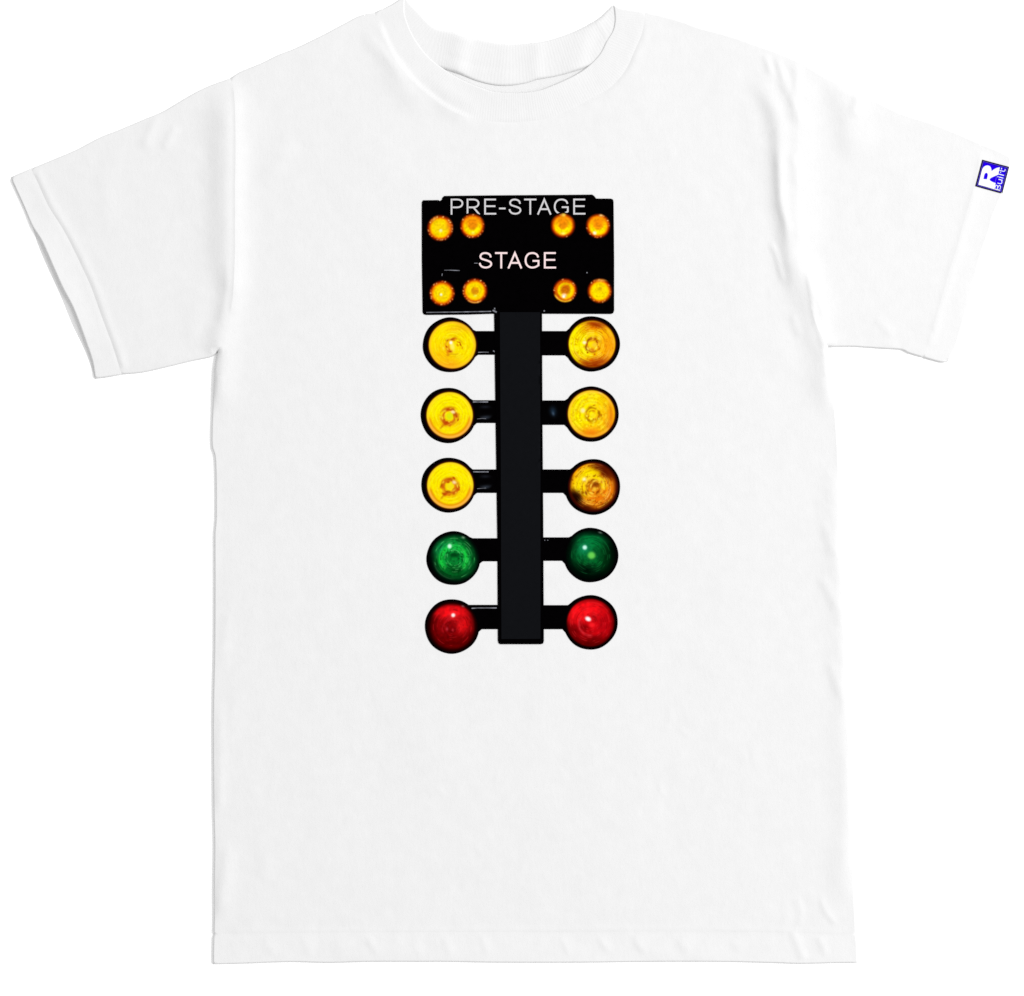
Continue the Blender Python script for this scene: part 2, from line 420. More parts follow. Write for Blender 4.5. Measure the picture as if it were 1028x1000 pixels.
sheet('back_neckband', chain(NT, R_(NB)), [NT, NB], M_rib, shirt, neck_z, .3, rib=NT, coarse=3.0, fine_lines=False)
low = lambda k: (lambda p: np.full(len(p), k))
NBb = smooth_line(P(376,12, 398,20, 412,36, 447,60, 480,72, 512,76, 545,72, 589,58, 606,46, 622,30, 647.5,12))
v, f = fill([chain(A2, SL, D1, D2, E, F2, F1, R_(SR), I2, R_(NBb))], (), coarse=24, fine_lines=False)
link('back_panel', world(v, low(.08)(v)), f, M_shirt, shirt)
BB = smooth_line(P(11,177.5, 23,206.4, 29,218, 38,246, 48,269.5, 60,295.5, 72,325, 84,350, 91,368, 95,380))
v, f = fill([chain(A3, A4, BB, C1, C2, R_(SL))], (), coarse=4, fine_lines=False)
link('sleeve_back', world(v, .2+.21*np.clip(seg_dist(v, BB), 0, 8)*np.clip(1-(v[:, 0]-60-.28*(v[:, 1]-250))/40, 0, 1)), f, M_shirt, sl)
v, f = fill([chain(I3, SR, G2, G1, HR, I4)], (), coarse=12, fine_lines=False)
link('sleeve_back', world(v, low(.5)(v)), f, M_shirt, sr)

# ------------------------------------------------------------------ printing on the cloth
def resample(p, step):
    d = np.hypot(*np.diff(p, axis=0).T); s = np.r_[0, np.cumsum(d)]
    keepq = [0.0]
    for i in range(len(d)):
        n = max(1, int(math.ceil(d[i]/step)))
        keepq += list(s[i]+d[i]*np.arange(1, n+1)/n)
    return np.c_[np.interp(keepq, s, p[:, 0]), np.interp(keepq, s, p[:, 1])]

def patch(name, loops, mat, parent, off, coarse=5.0):
    loops = [resample(np.vstack([l, l[:1]]), 3.0)[:-1] for l in loops]
    v, f = fill(loops, (), coarse=coarse, fine_lines=False)
    return link(name, world(v, cloth_z(v)+off), f, mat, parent)

class Strokes:
    """ribbons of ink, butted or stepped a hair apart, gathered into one printed word"""
    def __init__(s): s.p = []; s.f = []; s.o = []; s.k = 0
    def add(s, pts, w, off=0.0, step=2.0):
        p = resample(np.asarray(pts, float), step)
        d = np.diff(p, axis=0); d /= np.hypot(d[:, 0], d[:, 1])[:, None]
        n = np.c_[-d[:, 1], d[:, 0]]
        L = []
        for i in range(len(p)):
            a = n[max(i-1, 0)]; b = n[min(i, len(n)-1)]
            m = a+b; k = m @ m
            m = m*2/max(k, .5) if k > 1e-6 else b
            L.append((p[i]+m*w/2, p[i]-m*w/2))
        base = len(s.p)
        for a, b in L:
            s.p += [a, b]; s.o += [off+s.k*.012]*2
        for i in range(len(L)-1):
            j = base+2*i
            s.f.append((j, j+1, j+3, j+2))
        s.k += 1
    def build(s, name, mat, parent, off):
        v = np.array(s.p)
        W = world(v, cloth_z(v)+off+np.array(s.o))
        F = []
        for q in s.f:
            a, b, c = (W[i] for i in q[:3])
            F.append(q if (b[0]-a[0])*(c[1]-a[1])-(b[1]-a[1])*(c[0]-a[0]) > 0 else q[::-1])
        return link(name, W, F, mat, parent, smooth=False)

GL = {
 'S': [('c', [(.93,.70),(.87,.87),(.69,.97),(.46,1),(.22,.95),(.09,.78),(.17,.62),(.42,.54),(.68,.47),(.91,.37),(.97,.22),(.84,.07),(.55,0),(.27,.04),(.09,.17),(.04,.32)])],
 'G': [('g', [(.91,.70),(.83,.88),(.66,.98),(.48,1),(.25,.94),(.09,.75),(.04,.5),(.09,.25),(.25,.07),(.48,0),(.72,.04),(.93,.16)])],
 'P': [('l', [(.07,-.06),(.07,1.06)]), ('b', 1.0)],
 'R': [('l', [(.07,-.06),(.07,1.06)]), ('b', .92), ('l', [(.52,.43),(.95,-.06)])],
 'E': [('l', [(.08,-.06),(.08,1.06)]), ('l', [(.15,1),(1,1)]), ('l', [(.15,.53),(.95,.53)]), ('l', [(.15,0),(1.02,0)])],
 'T': [('l', [(0,1),(1,1)]), ('l', [(.5,-.06),(.5,.94)])],
 'A': [('l', [(.05,-.06),(.5,1.0),(.95,-.06)]), ('l', [(.26,.32),(.74,.32)])],
 '-': [('l', [(0,.37),(1,.37)])],
}
def glyph(st, ch, x0, x1, top, base, w):
    yt, yb = top+w/2, base-w/2
    def T_(q):
        q = np.asarray(q, float)
        ins = w/2 if ch in 'SG' else 0
        return np.c_[x0+ins*.6+q[:, 0]*(x1-x0-ins), yb+(yt-yb)*q[:, 1]]
    for kind, d in GL[ch]:
        if kind == 'c': st.add(smooth_line(T_(d), 1.0), w)
        elif kind == 'g':
            arc = smooth_line(T_(d), 1.0)
            st.add(np.vstack([arc, T_([(.93,.46),(.52,.46)])]), w)
        elif kind == 'b':
            lo = .45
            c = [(.15,1),(.55,1),(.78,.96),(.92,.86),(.96,.73),(.92,.6),(.78,.49),(.55,lo),(.15,lo)]
            c = [(x*d, y) for x, y in c]; c[0] = (.15,1); c[-1] = (.15,lo)
            st.add(smooth_line(T_(c), 1.0), w)
        else: st.add(T_(d), w)

# the box with the staging lamps
box_loop = P(423.4,203, 424.6,201, 440,200.8, 441.5,201.6, 443.6,200.4, 444,198.4, 446,196.6, 500,196, 560,195.6, 594.6,195.3, 596.4,196.6,
             598.6,199.3, 613,199.3, 615.4,200.2, 616,202.4, 616.6,260, 616.6,311.5, 615.6,314.4, 613.4,315.2, 544,315, 496,315, 470,315.8, 428,316.2, 425.4,315.6, 424.2,313.4, 423.4,260)
box = patch('printed_light_box', [box_loop], M_black, shirt, .50)
w1 = Strokes()
for ch, x0, x1 in (('P',452.4,464.7),('R',468.4,482),('E',486,497.9),('-',501,507.5),('S',510.5,523.2),('T',526.2,538.5),('A',539.2,553.6),('G',555.8,571.4),('E',575.4,587.5)):
    glyph(w1, ch, x0, x1, 199.4, 215.4, 1.7)
w1.build('lettering', M_grey, box, .70)
w2 = Strokes()
for ch, x0, x1 in (('S',480.6,493.9),('T',497,509.4),('A',509.6,524.2),('G',526.5,542),('E',546,558)):
    glyph(w2, ch, x0, x1, 253.1, 269.5, 1.85)
w2.build('lettering', M_pink, box, .70)
def glints(items, parent, off):
    for p, wd in items:
        st = Strokes(); st.add(p, wd); st.build('glint', M_glint, parent, off)
glints([(P(428,313.7, 445,313.4, 462,313.2, 493,312.6), .9), (P(446,271.3, 451,271.2, 461.5,271.6), .8), (P(443.6,277, 444,274.6), .8), (P(476,264.2, 479.5,264.2), .6),
        (P(546.4,311.4, 546.4,312.8), 1.4), (P(588.6,273.7, 590,273.7), 1.1), (P(494.6,311.4, 498.6,313.6), 1.6), (P(496.6,309, 496.6,310.6), 1.2)], box, .70)

# centre post
post = patch('printed_post', [P(496,313.6, 544.2,313.6, 544.6,420, 545.4,520, 546,643.6, 545.2,646.2, 543,646.8, 502,646.8, 500.4,645.6, 499.8,643, 499.2,540, 497.6,430, 496.4,340)], M_black, shirt, .66)
patch('post_face', [P(501.8,313.4, 542.2,313.4, 542.6,480, 542.6,641.4, 503.4,641.6, 502.8,480)], M_post, post, .82)

# painted lamp pictures
def paint(u, v, ops, seed):
    r = np.hypot(u, v); th = np.degrees(np.arctan2(v, u)) % 360
    c = np.zeros((len(u), 3))
    for op in ops:
        k = op[0]
        if k == 'base': c[:] = op[1]
        elif k == 'radial':
            st = op[1]; rr = [s[0] for s in st]
            c[:] = np.stack([np.interp(r, rr, [s[1][i] for s in st]) for i in range(3)], -1)
        elif k == 'blob':
            _, x, y, rx, ry, rot, col, al, sh = op
            cs, sn = math.cos(math.radians(rot)), math.sin(math.radians(rot))
            du, dv = u-x, v-y
            a_, b_ = (du*cs+dv*sn)/rx, (-du*sn+dv*cs)/ry
            m = al*np.exp(-(a_*a_+b_*b_)**sh)
            c += (np.array(col)-c)*m[:, None]
        elif k == 'ring':
            _, x, y, r0, wd, a0, a1, col, al, brk = op
            rr = np.hypot(u-x, v-y); tt = np.degrees(np.arctan2(v-y, u-x)) % 360
            mid = (a0+a1)/2; half = (a1-a0)/2
            df = np.abs((tt-mid+180) % 360-180)
            m = al*np.exp(-((rr-r0)/wd)**2)*np.clip((half-df)/14+1, 0, 1)
            if brk: m = m*np.clip(.5+1.1*vnoise(tt/360*brk+seed*3.1, rr*9+seed, seed), 0, 1)
            c += (np.array(col)-c)*np.clip(m, 0, 1)[:, None]
        elif k == 'groove':
            _, fr, am = op
            c *= (1+am*np.sin(r*fr+.6*vnoise(th/40, r*4, seed+4))*np.clip(.6+vnoise(u*2.2+9, v*2.2, seed+8), .1, 1))[:, None]
        elif k == 'grain':
            _, fr, am = op
            c *= (1+am*vnoise(u*fr+31, v*fr+7, seed+2))[:, None]
        elif k == 'speck':
            _, fr, col, al, r0, r1 = op
            m = np.clip((vnoise(u*fr+3, v*fr+5, seed+6)-.38)*3, 0, 1)*al*((r > r0) & (r < r1))
            c += (np.array(col)-c)*m[:, None]
        elif k == 'arcs':    # broken concentric ridges moulded in the glass
            _, n, cd, ad, cl, al, r0, r1 = op
            kk = np.floor(r*n).astype(int); fr_ = r*n-kk
            prof = np.clip(1-np.abs(fr_-.5)*3.2, 0, 1)*((r > r0) & (r < r1))
            a1 = np.clip((vnoise(th/(16+3*(kk % 4))+kk*7.3, kk*5.1, seed+11)-.12)*3.5, 0, 1)*prof*ad
            a2 = np.clip((vnoise(th/(14+4*(kk % 3))+kk*3.7+50, kk*9.7+20, seed+13)-.12)*3.5, 0, 1)*prof*al
            c += (np.array(cd)-c)*a1[:, None]; c += (np.array(cl)-c)*a2[:, None]
        elif k == 'edge':
            _, r0, r1, col = op
            m = np.clip((r-r0)/(r1-r0), 0, 1); m = m*m*(3-2*m)
            c += (np.array(col)-c)*m[:, None]
    return np.clip(c, 0, 255)

def disc_art(name, cx, cy, R, ops, parent, off, seed, rmax=1.1, nr=46, na=120, ry=None):
    rr = np.linspace(0, rmax, nr+1)[1:]; an = np.linspace(0, 2*math.pi, na, endpoint=False)
    u = np.r_[0, (rr[:, None]*np.cos(an)).ravel()]; v = np.r_[0, (rr[:, None]*np.sin(an)).ravel()]
    p = np.c_[cx+u*R, cy+v*(ry or R)]
    col = lin(paint(u, v, ops, seed))*INK
    F = [(0, 1+(j+1) % na, 1+j) for j in range(na)]
    for i in range(nr-1):
        b = 1+i*na
        F += [(b+j, b+(j+1) % na, b+na+(j+1) % na, b+na+j) for j in range(na)]
    return link(name, world(p, cloth_z(p)+off), F, M_art, parent, colors=col)

YEL, AMB, ORA, BRN = (255,238,0), (255,188,16), (246,146,12), (196,88,8)
MAR, BLK = (54,7,4), (3,2,3)
def amber(ops): return ops+[('edge', .97, 1.03, MAR), ('edge', 1.03, 1.1, BLK)]
def ball(ops): return ops+[('edge', 1.0, 1.1, BLK)]
common = [('groove', 44, .028), ('grain', 22, .03), ('speck', 24, (228,170,10), .2, .1, .95), ('arcs', 13, (226,158,8), .5, (255,246,60), .6, .2, .93)]
def left_flower(hx, hy, greens):
    return [('base', YEL), ('blob', .35, .45, .5, .4, 0, (255,206,6), .55, 1), ('blob', -.5, .45, .35, .4, 0, (255,205,6), .5, 1)]+common+[
        ('ring', 0, 0, .86, .055, 12, 165, (236,142,12), .85, 0), ('ring', 0, 0, .955, .05, 0, 360, (255,200,60), .55, 0), ('ring', 0, 0, .95, .05, 20, 160, (255,170,78), .9, 0),
        ('ring', -.02, .06, .31, .1, 0, 360, (196,84,8), 1.0, 11), ('ring', -.02, .06, .27, .05, 0, 360, (210,110,20), .75, 0), ('ring', -.02, .06, .36, .06, 0, 360, (225,140,30), .7, 17),
        ('blob', -.18, .36, .12, .09, -30, (196,70,12), .95, 1), ('blob', -.02, -.27, .2, .07, -8, (190,74,8), .9, 1), ('blob', .23, .1, .06, .15, 0, (214,110,14), .6, 1),
        ('blob', -.34, .5, .04, .13, 40, (180,90,10), .55, 1), *flecks(int(hx*100), -.02, .06, .2, .42, 34, [(186,62,4), (214,96,10), (232,130,14), (255,226,60), (170,80,6)], .07), ('blob', .0, .05, .15, .15, 0, greens, .85, 2), ('blob', hx, hy, .1, .075, 30, (255,226,170), .95, 1.5)]
def flecks(seed, cx, cy, r0, r1, n, cols, size):
    r = random.Random(seed); out = []
    for _ in range(n):
        a = r.uniform(0, 2*math.pi); q = r.uniform(r0, r1)
        out.append(('blob', cx+q*math.cos(a), cy+q*math.sin(a), size*r.uniform(.6, 1.5), size*r.uniform(.35, .7), math.degrees(a)+90+r.uniform(-25, 25), r.choice(cols), r.uniform(.5, .95), 1.4))
    return out
L1 = [('base', (255,231,0)), ('blob', -.55, .5, .45, .5, 0, (255,184,8), .6, 1), ('blob', -.1, .88, .55, .3, 0, (255,160,24), .8, 1),
      ('blob', .1, -.66, .4, .14, 0, (255,190,24), .65, 1), ('blob', .42, -.8, .4, .12, 38, (236,160,20), .5, 1)]+common+[
      ('ring', 0, 0, .95, .05, 0, 360, (255,186,50), .65, 0), ('ring', .0, .02, .25, .07, 95, 300, (222,124,34), .9, 7), ('ring', .08, .05, .36, .04, 250, 470, (216,160,20), .6, 9),
      ('blob', -.17, .16, .06, .26, 6, (232,130,20), .8, 1), ('blob', .05, -.26, .11, .06, -25, (190,84,10), .9, 1), ('blob', -.18, .42, .07, .06, 0, (206,120,14), .6, 1),
      *flecks(5, .02, .04, .2, .42, 22, [(186,62,4), (214,96,10), (232,130,14), (255,226,60), (170,80,6)], .055), ('blob', .0, .06, .1, .19, -12, (255,240,110), .9, 1.5), ('blob', -.06, -.1, .07, .075, 0, (255,252,240), 1, 1.5)]
R1 = [('base', (255,236,0)), ('blob', .62, .05, .55, .8, 0, (255,176,10), .9, 1.2), ('blob', .1, -.72, .5, .22, 0, (240,124,6), .85, 1), ('blob', .2, -.86, .38, .1, 8, (176,60,4), .85, 1),
      ('blob', .2, .72, .62, .2, -8, (214,78,4), .9, 1), ('blob', .05, .92, .6, .1, 0, (120,22,2), .85, 1), ('blob', -.3, .78, .26, .1, 25, (150,50,4), .7, 1)]+common+[
      ('groove', 30, .07), ('ring', 0, 0, .8, .035, 20, 150, (255,190,70), .7, 8), ('ring', 0, 0, .93, .04, -80, 60, (255,190,60), .6, 0), ('arcs', 15, (186,64,2), .65, (255,226,90), .6, .34, .97), ('speck', 20, (170,70,0), .4, .6, .95),
      ('ring', .04, .06, .3, .06, 60, 290, (150,72,6), 1.0, 9), ('ring', .04, .06, .28, .035, 100, 270, (150,72,6), .8, 0), ('ring', .04, .06, .22, .07, 30, 330, (228,140,30), .7, 7), ('blob', .1, -.2, .2, .05, 20, (170,90,8), .8, 1),
      ('blob', .0, .26, .12, .1, 30, (214,110,24), .7, 1), *flecks(8, .05, .04, .16, .42, 26, [(160,60,2), (196,84,6), (246,190,40), (255,236,80)], .065), ('blob', .1, .04, .12, .1, 0, (246,204,60), .8, 1.5), ('blob', -.33, -.06, .09, .075, 0, (255,246,200), 1, 1.5), ('blob', -.33, -.2, .04, .05, 0, (255,246,120), .8, 1)]
R2 = [('base', (255,236,0)), ('blob', .65, .05, .5, .9, 0, (255,194,14), .85, 1.2), ('blob', -.02, .78, .5, .26, 0, (255,150,20), .9, 1), ('blob', .8, .55, .14, .3, -40, (216,92,10), .9, 1),
      ('blob', .82, -.05, .14, .6, 0, (250,160,24), .6, 1)]+common+[('groove', 36, .05), ('ring', 0, 0, .95, .05, 40, 330, (255,186,70), .7, 0), ('arcs', 14, (206,128,4), .55, (255,244,90), .6, .34, .95), ('speck', 22, (200,120,0), .35, .5, .9),
      ('ring', .04, .02, .29, .06, 0, 360, (166,104,4), 1.0, 11), ('ring', .04, .02, .27, .04, 120, 300, (180,116,4), .8, 0), ('ring', .04, .02, .2, .06, 150, 420, (222,140,24), .8, 6), *flecks(9, .05, .03, .16, .42, 26, [(186,110,2), (214,130,6), (250,200,30), (255,240,80)], .065), ('blob', .06, .06, .11, .1, 0, (250,226,40), .8, 1.5),
      ('blob', .17, .24, .06, .06, 0, (206,120,14), .8, 1), ('blob', -.36, -.14, .1, .11, 20, (255,238,176), .95, 1.5), ('blob', .38, -.93, .09, .05, 30, (255,214,150), .9, 1)]
R3 = [('base', (240,138,8)), ('blob', .55, .1, .5, .6, 0, (232,116,10), .8, 1), ('ring', 0, 0, .62, .3, 170, 275, (255,232,0), 1, 0), ('ring', -.02, 0, .44, .16, 110, 365, (255,228,0), .95, 0),
      ('blob', -.62, -.1, .22, .42, 12, (255,206,10), .8, 1.4), ('blob', .05, .6, .6, .3, 0, (228,112,8), .8, 1)]+common+[('groove', 34, .06),
      ('blob', .42, -.72, .6, .24, 32, (96,22,2), .95, 1.2), ('blob', .2, -.62, .22, .1, 10, (222,120,14), .6, 1), ('blob', -.82, .55, .36, .42, -20, (26,3,1), 1, 1.6), ('blob', -.3, .92, .6, .18, 18, (60,10,2), .95, 1.2), ('blob', .6, .86, .4, .2, -36, (70,14,2), .85, 1.2),
      ('blob', .96, .1, .1, .7, 0, (120,40,6), .7, 1), ('ring', 0, 0, .74, .025, 10, 160, (255,190,90), .85, 8), ('ring', 0, 0, .86, .025, 40, 150, (255,176,80), .8, 8), ('ring', 0, 0, .66, .03, 300, 420, (255,190,70), .6, 9),
      ('arcs', 14, (140,40,0), .75, (255,204,70), .8, .3, .97), ('speck', 21, (120,40,0), .5, .45, .98), ('ring', .05, .03, .3, .05, 0, 360, (130,66,2), .8, 9), ('blob', .06, -.06, .26, .2, 15, (150,70,6), .85, 1.6), ('ring', .05, .03, .4, .03, 0, 360, (255,206,60), .6, 7),
      *flecks(10, .05, .03, .14, .5, 34, [(120,40,0), (176,70,4), (246,176,40), (255,214,70)], .07), ('blob', .06, .1, .1, .1, 0, (250,196,50), .95, 1.5), ('blob', .12, -.12, .1, .07, 0, (112,44,2), .8, 1), ('blob', -.4, -.33, .1, .09, 0, (255,252,226), 1, 1.5), ('blob', .36, -.94, .1, .05, 20, (220,130,90), .8, 1)]
L4 = [('radial', [(0,(6,104,36)),(.4,(8,140,50)),(.62,(6,120,42)),(.82,(2,70,24)),(1,(0,12,6))]), ('blob', -.25, -.62, .6, .28, -20, (10,150,60), .8, 1), ('blob', -.6, -.4, .22, .3, 30, (20,150,84), .6, 1),
      ('blob', .55, .35, .35, .5, 20, (4,96,38), .7, 1), ('groove', 30, .12), ('grain', 12, .14), ('ring', -.03, .05, .55, .11, 140, 400, (26,206,66), .95, 0), ('ring', 0, 0, .5, .1, 240, 300, (16,180,66), .6, 0),
      ('blob', .05, .52, .38, .2, 0, (0,52,14), .85, 1), ('ring', 0, 0, .83, .03, 330, 450, (40,120,60), .7, 7), ('ring', -.0, .0, .9, .03, 100, 170, (70,110,80), .6, 6), ('ring', 0, .05, .36, .04, 30, 150, (60,190,90), .6, 12),
      ('blob', -.02, -.14, .26, .11, 0, (0,60,20), .85, 1.4), ('ring', -.03, -.05, .3, .035, 200, 340, (90,220,120), .7, 12), ('blob', -.0, .14, .18, .08, 0, (14,130,54), .7, 1), ('arcs', 11, (0,40,12), .7, (110,220,130), .5, .3, .92), ('speck', 17, (0,50,14), .45, 0, .7),
      ('blob', -.21, -.52, .13, .13, 0, (70,220,130), .7, 1), ('blob', -.21, -.52, .09, .1, 0, (214,255,228), 1, 2), ('blob', .38, -.9, .07, .05, 20, (170,210,170), .7, 1)]
R4 = [('radial', [(0,(6,110,48)),(.42,(3,92,38)),(.7,(1,50,18)),(.92,(0,10,4)),(1.1,(0,3,1))]), ('blob', .05, -.62, .6, .26, 5, (4,132,62), .85, 1.2), ('blob', -.45, -.2, .3, .5, 20, (4,110,52), .7, 1),
      ('groove', 26, .1), ('grain', 13, .14), ('blob', -.2, .62, .5, .28, 12, (0,10,4), .9, 1.2), ('blob', .66, .2, .3, .6, 0, (0,34,10), .6, 1), ('ring', 0, 0, .4, .12, 20, 130, (4,110,40), .6, 9),
      ('blob', .3, -.1, .14, .2, 0, (2,70,30), .6, 1), ('arcs', 13, (0,44,16), .6, (30,140,70), .45, .2, .85), ('blob', -.27, -.27, .24, .22, 0, (20,150,104), .7, 1), ('blob', .04, .02, .17, .16, 0, (112,214,84), .95, 2), ('blob', -.25, -.32, .1, .1, 0, (206,255,238), 1, 2), ('blob', .42, -.97, .08, .045, 20, (200,230,210), .9, 1)]
L5 = [('radial', [(0,(140,6,10)),(.5,(144,4,8)),(.78,(104,2,4)),(.93,(46,0,0)),(1.1,(8,0,0))]), ('blob', 0, .62, .8, .42, 0, (92,0,0), .85, 1), ('blob', -.05, -.62, .78, .3, 0, (250,16,24), .98, 1.5), ('blob', .5, -.15, .34, .4, 0, (226,14,20), .8, 1),
      ('groove', 24, .09), ('grain', 11, .1), ('ring', 0, .05, .4, .06, 120, 260, (196,30,44), .5, 9), ('blob', -.0, .12, .22, .2, 0, (112,0,6), .7, 1), ('blob', -.22, .1, .05, .08, 0, (220,70,90), .6, 1), ('blob', .02, .14, .05, .06, 0, (216,60,70), .6, 1),
      ('blob', .34, .0, .14, .22, 0, (244,24,30), .7, 1), ('arcs', 12, (84,0,2), .55, (226,40,50), .4, .15, .85), ('blob', .04, -.47, .15, .13, 0, (250,80,80), .6, 1), ('blob', .04, -.48, .085, .085, 0, (255,244,240), 1, 2), ('blob', .46, -.88, .06, .05, 20, (255,220,220), .9, 1), ('edge', .9, 1.04, (24,0,0))]
R5 = [('radial', [(0,(196,6,14)),(.6,(204,6,16)),(.85,(172,4,10)),(1,(96,0,2)),(1.1,(10,0,0))]), ('blob', -.3, -.5, .85, .48, -14, (252,18,26), .95, 1.6), ('blob', 0, .85, .9, .3, 0, (92,0,0), .9, 1), ('blob', -.7, .4, .34, .28, 20, (96,0,2), .8, 1.2),
      ('groove', 26, .06), ('grain', 9, .1), ('blob', -.25, .2, .22, .14, 15, (116,0,2), .8, 1), ('blob', .12, -.25, .16, .14, 0, (140,10,16), .6, 1), ('blob', .55, .1, .3, .4, 0, (176,4,16), .6, 1), ('ring', 0, .05, .5, .05, 90, 200, (214,60,70), .5, 9),
      ('arcs', 12, (120,0,4), .5, (255,60,66), .35, .2, .9), ('blob', .06, .1, .14, .12, 0, (255,30,38), .9, 1.6), ('blob', -.11, -.16, .14, .1, 25, (255,250,252), 1, 2), ('edge', .96, 1.06, (30,0,0))]
LAMPS = [  # housing x, y, radius; lens x, y, radius; arm top, bottom; art; label of the lens
 (452,346.3,27.6, 454.1,346.3,24.0, 332.3,356.2, amber(L1), 'printed amber lamp, top of the left row'),
 (594.5,345.3,27.8, 594.4,345.3,23.8, 332.3,356.8, amber(R1+[('blob', .2, -.84, .44, .13, 8, (150,40,0), .75, 1), ('blob', .25, .8, .6, .14, -10, (150,40,0), .75, 1), ('blob', .75, .1, .3, .6, 0, (250,150,10), .55, 1)]), 'printed amber lamp, top of the right row'),
 (450,417,27.8, 451.4,416.9,23.6, 401.8,424.7, amber(left_flower(.15,-.14,(214,230,20))), 'printed amber lamp, second in the left row'),
 (593.4,415.6,27.8, 593.8,415.5,24.0, 402,426.6, amber(R2+[('blob', 0, .82, .5, .15, 0, (240,120,10), .6, 1), ('blob', .85, .2, .15, .5, 0, (236,120,10), .65, 1)]), 'printed amber lamp, second in the right row'),
 (450.6,487,27.6, 452,487.3,23.6, 471.3,494.9, amber(left_flower(.17,-.13,(244,222,30))), 'printed amber lamp, third in the left row'),
 (594.8,488.9,28.0, 595.5,488.7,24.0, 471.3,494.9, amber(R3+[('blob', .5, -.66, .5, .2, 32, (80,16,0), .7, 1.2), ('blob', -.82, .52, .3, .3, -20, (20,2,0), .9, 1.6), ('ring', 0, 0, .62, .1, 175, 290, (255,230,0), .7, 0), ('ring', 0, 0, 1.0, .07, -60, 200, (70,14,0), .8, 0)]), 'printed amber lamp with a dark right side'),
 (455.1,560.5,27.0, 456.2,560.5,23.6, 540.4,563.6, ball(L4), 'printed green lamp in the left row'),
 (593.3,557.4,27.4, 593.0,557.2,24.0, 539.5,563.1, ball(R4), 'printed green lamp in the right row'),
 (453.8,629,27.4, 454.0,629.2,24.4, 607.3,631.8, ball(L5), 'printed red lamp in the left row'),
 (592.8,624.8,27.4, 593.0,625.2,23.9, 607.6,631.8, ball(R5), 'printed red lamp in the right row'),
]
GLINTS = {0: [((480,353.7),(486,353.5),(490.5,353.6),.7), ((495,352),(497.5,353.6),1.2)], 2: [((474.8,403.5),(480,403.5),(490,403.5),1.3), ((479,420.6),(484,420),(488,420.4),.5)],
          4: [((475,473.6),(480,473.7),(490.4,473.7),1.3), ((479,490.6),(488,490),.5)], 8: [((473.4,610.8),(480,610.4),(498.6,610.4),1.0)], 7: [((546.4,542.4),(547.4,542.4),.8), ((549.4,542.4),(550.4,542.4),.8)]}
for i, (hx, hy, hr, lx, ly, lr, at, ab, art, lab) in enumerate(LAMPS):
    left = hx < 520
    an = np.linspace(0, 2*math.pi, 96, endpoint=False)
    wob = 1+.006*np.sin(3*an+i)+.004*np.sin(7*an+2*i)
    c = np.c_[hx+hr*wob*np.cos(an), hy+hr*wob*np.sin(an)]
    side = (c[:, 0] > hx) if left else (c[:, 0] < hx)
    cut = side & (c[:, 1] > at-1.2) & (c[:, 1] < ab+1.8)
    k = int(np.argmax(cut & ~np.roll(cut, 1)))
    c = np.roll(c, -k, axis=0); cut = np.roll(cut, -k)
    rest = c[~cut]
    xe = 506 if left else 538
    dx = 3 if left else -3
    arm = P(xe,at, xe,ab) if left else P(xe,ab, xe,at)
    # both lists run clockwise on the picture: after the cut comes the rest of the circle
    first = rest[0]; last = rest[-1]
    loop = np.vstack([rest, P(last[0]+dx, arm[0][1]), arm, P(first[0]+dx, arm[1][1])])
    lamp = patch('printed_lamp', [loop], M_black, shirt, .34)
    lamp['label'] = lab
    disc_art('lens', lx, ly, lr-.4, art, lamp, .50, 20+i)
    if i in GLINTS:
        glints([(np.array(q[:-1], float), q[-1]) for q in GLINTS[i]], lamp, .5)
    if i in (2, 4):
        disc_art('arm_sheen', 487, (at+ab)/2, 9.5, [('base', BLK), ('blob', .05, .62, .6, .2, -4, (52,60,72), .8, 1), ('blob', 0, -.5, .5, .16, 0, (34,38,48), .6, 1), ('edge', .75, 1, BLK)], lamp, .42, 80+i, 1.0, 16, 40)
    if i == 3:
        disc_art('arm_sheen', 557, 413, 9, [('base', BLK), ('blob', -.2, 0, .35, .5, -12, (26,44,62), .9, 1), ('blob', -.18, .25, .13, .22, -18, (70,90,112), .8, 1), ('edge', .7, 1, BLK)], lamp, .5, 77, 1.0, 16, 40)

DR, OR2, YE2 = (120,22,0), (250,140,8), (255,226,0)
def pilot(core, ring, extra, dots, seed):
    r = random.Random(seed)
    ops = [('radial', [(0,core),(.3,core),(.55,YE2),(.72,(255,190,0)),(.84,(238,116,4)),(.95,(150,36,0)),(1.05,(56,8,0)),(1.18,BLK)])]+extra+[('grain', 8, .08), ('groove', 20, .05)]
    for k in range(24):
        if r.random() < dots:
            a = math.radians(k*15+r.uniform(-4, 4)); q = r.uniform(.93, 1.0)
            ops.append(('blob', q*math.cos(a), q*math.sin(a), .065, .065, 0, (255,196,110) if r.random() < .6 else (240,130,50), r.uniform(.6, 1), 1.5))
    return ops+[('edge', 1.06, 1.16, BLK)]
top_orange = [('blob', 0, -.45, .75, .42, 0, OR2, .95, 1.4), ('ring', 0, 0, .5, .18, 25, 155, (255,236,0), .9, 0), ('blob', .0, -.05, .28, .26, 0, (236,136,10), .8, 1.4)]
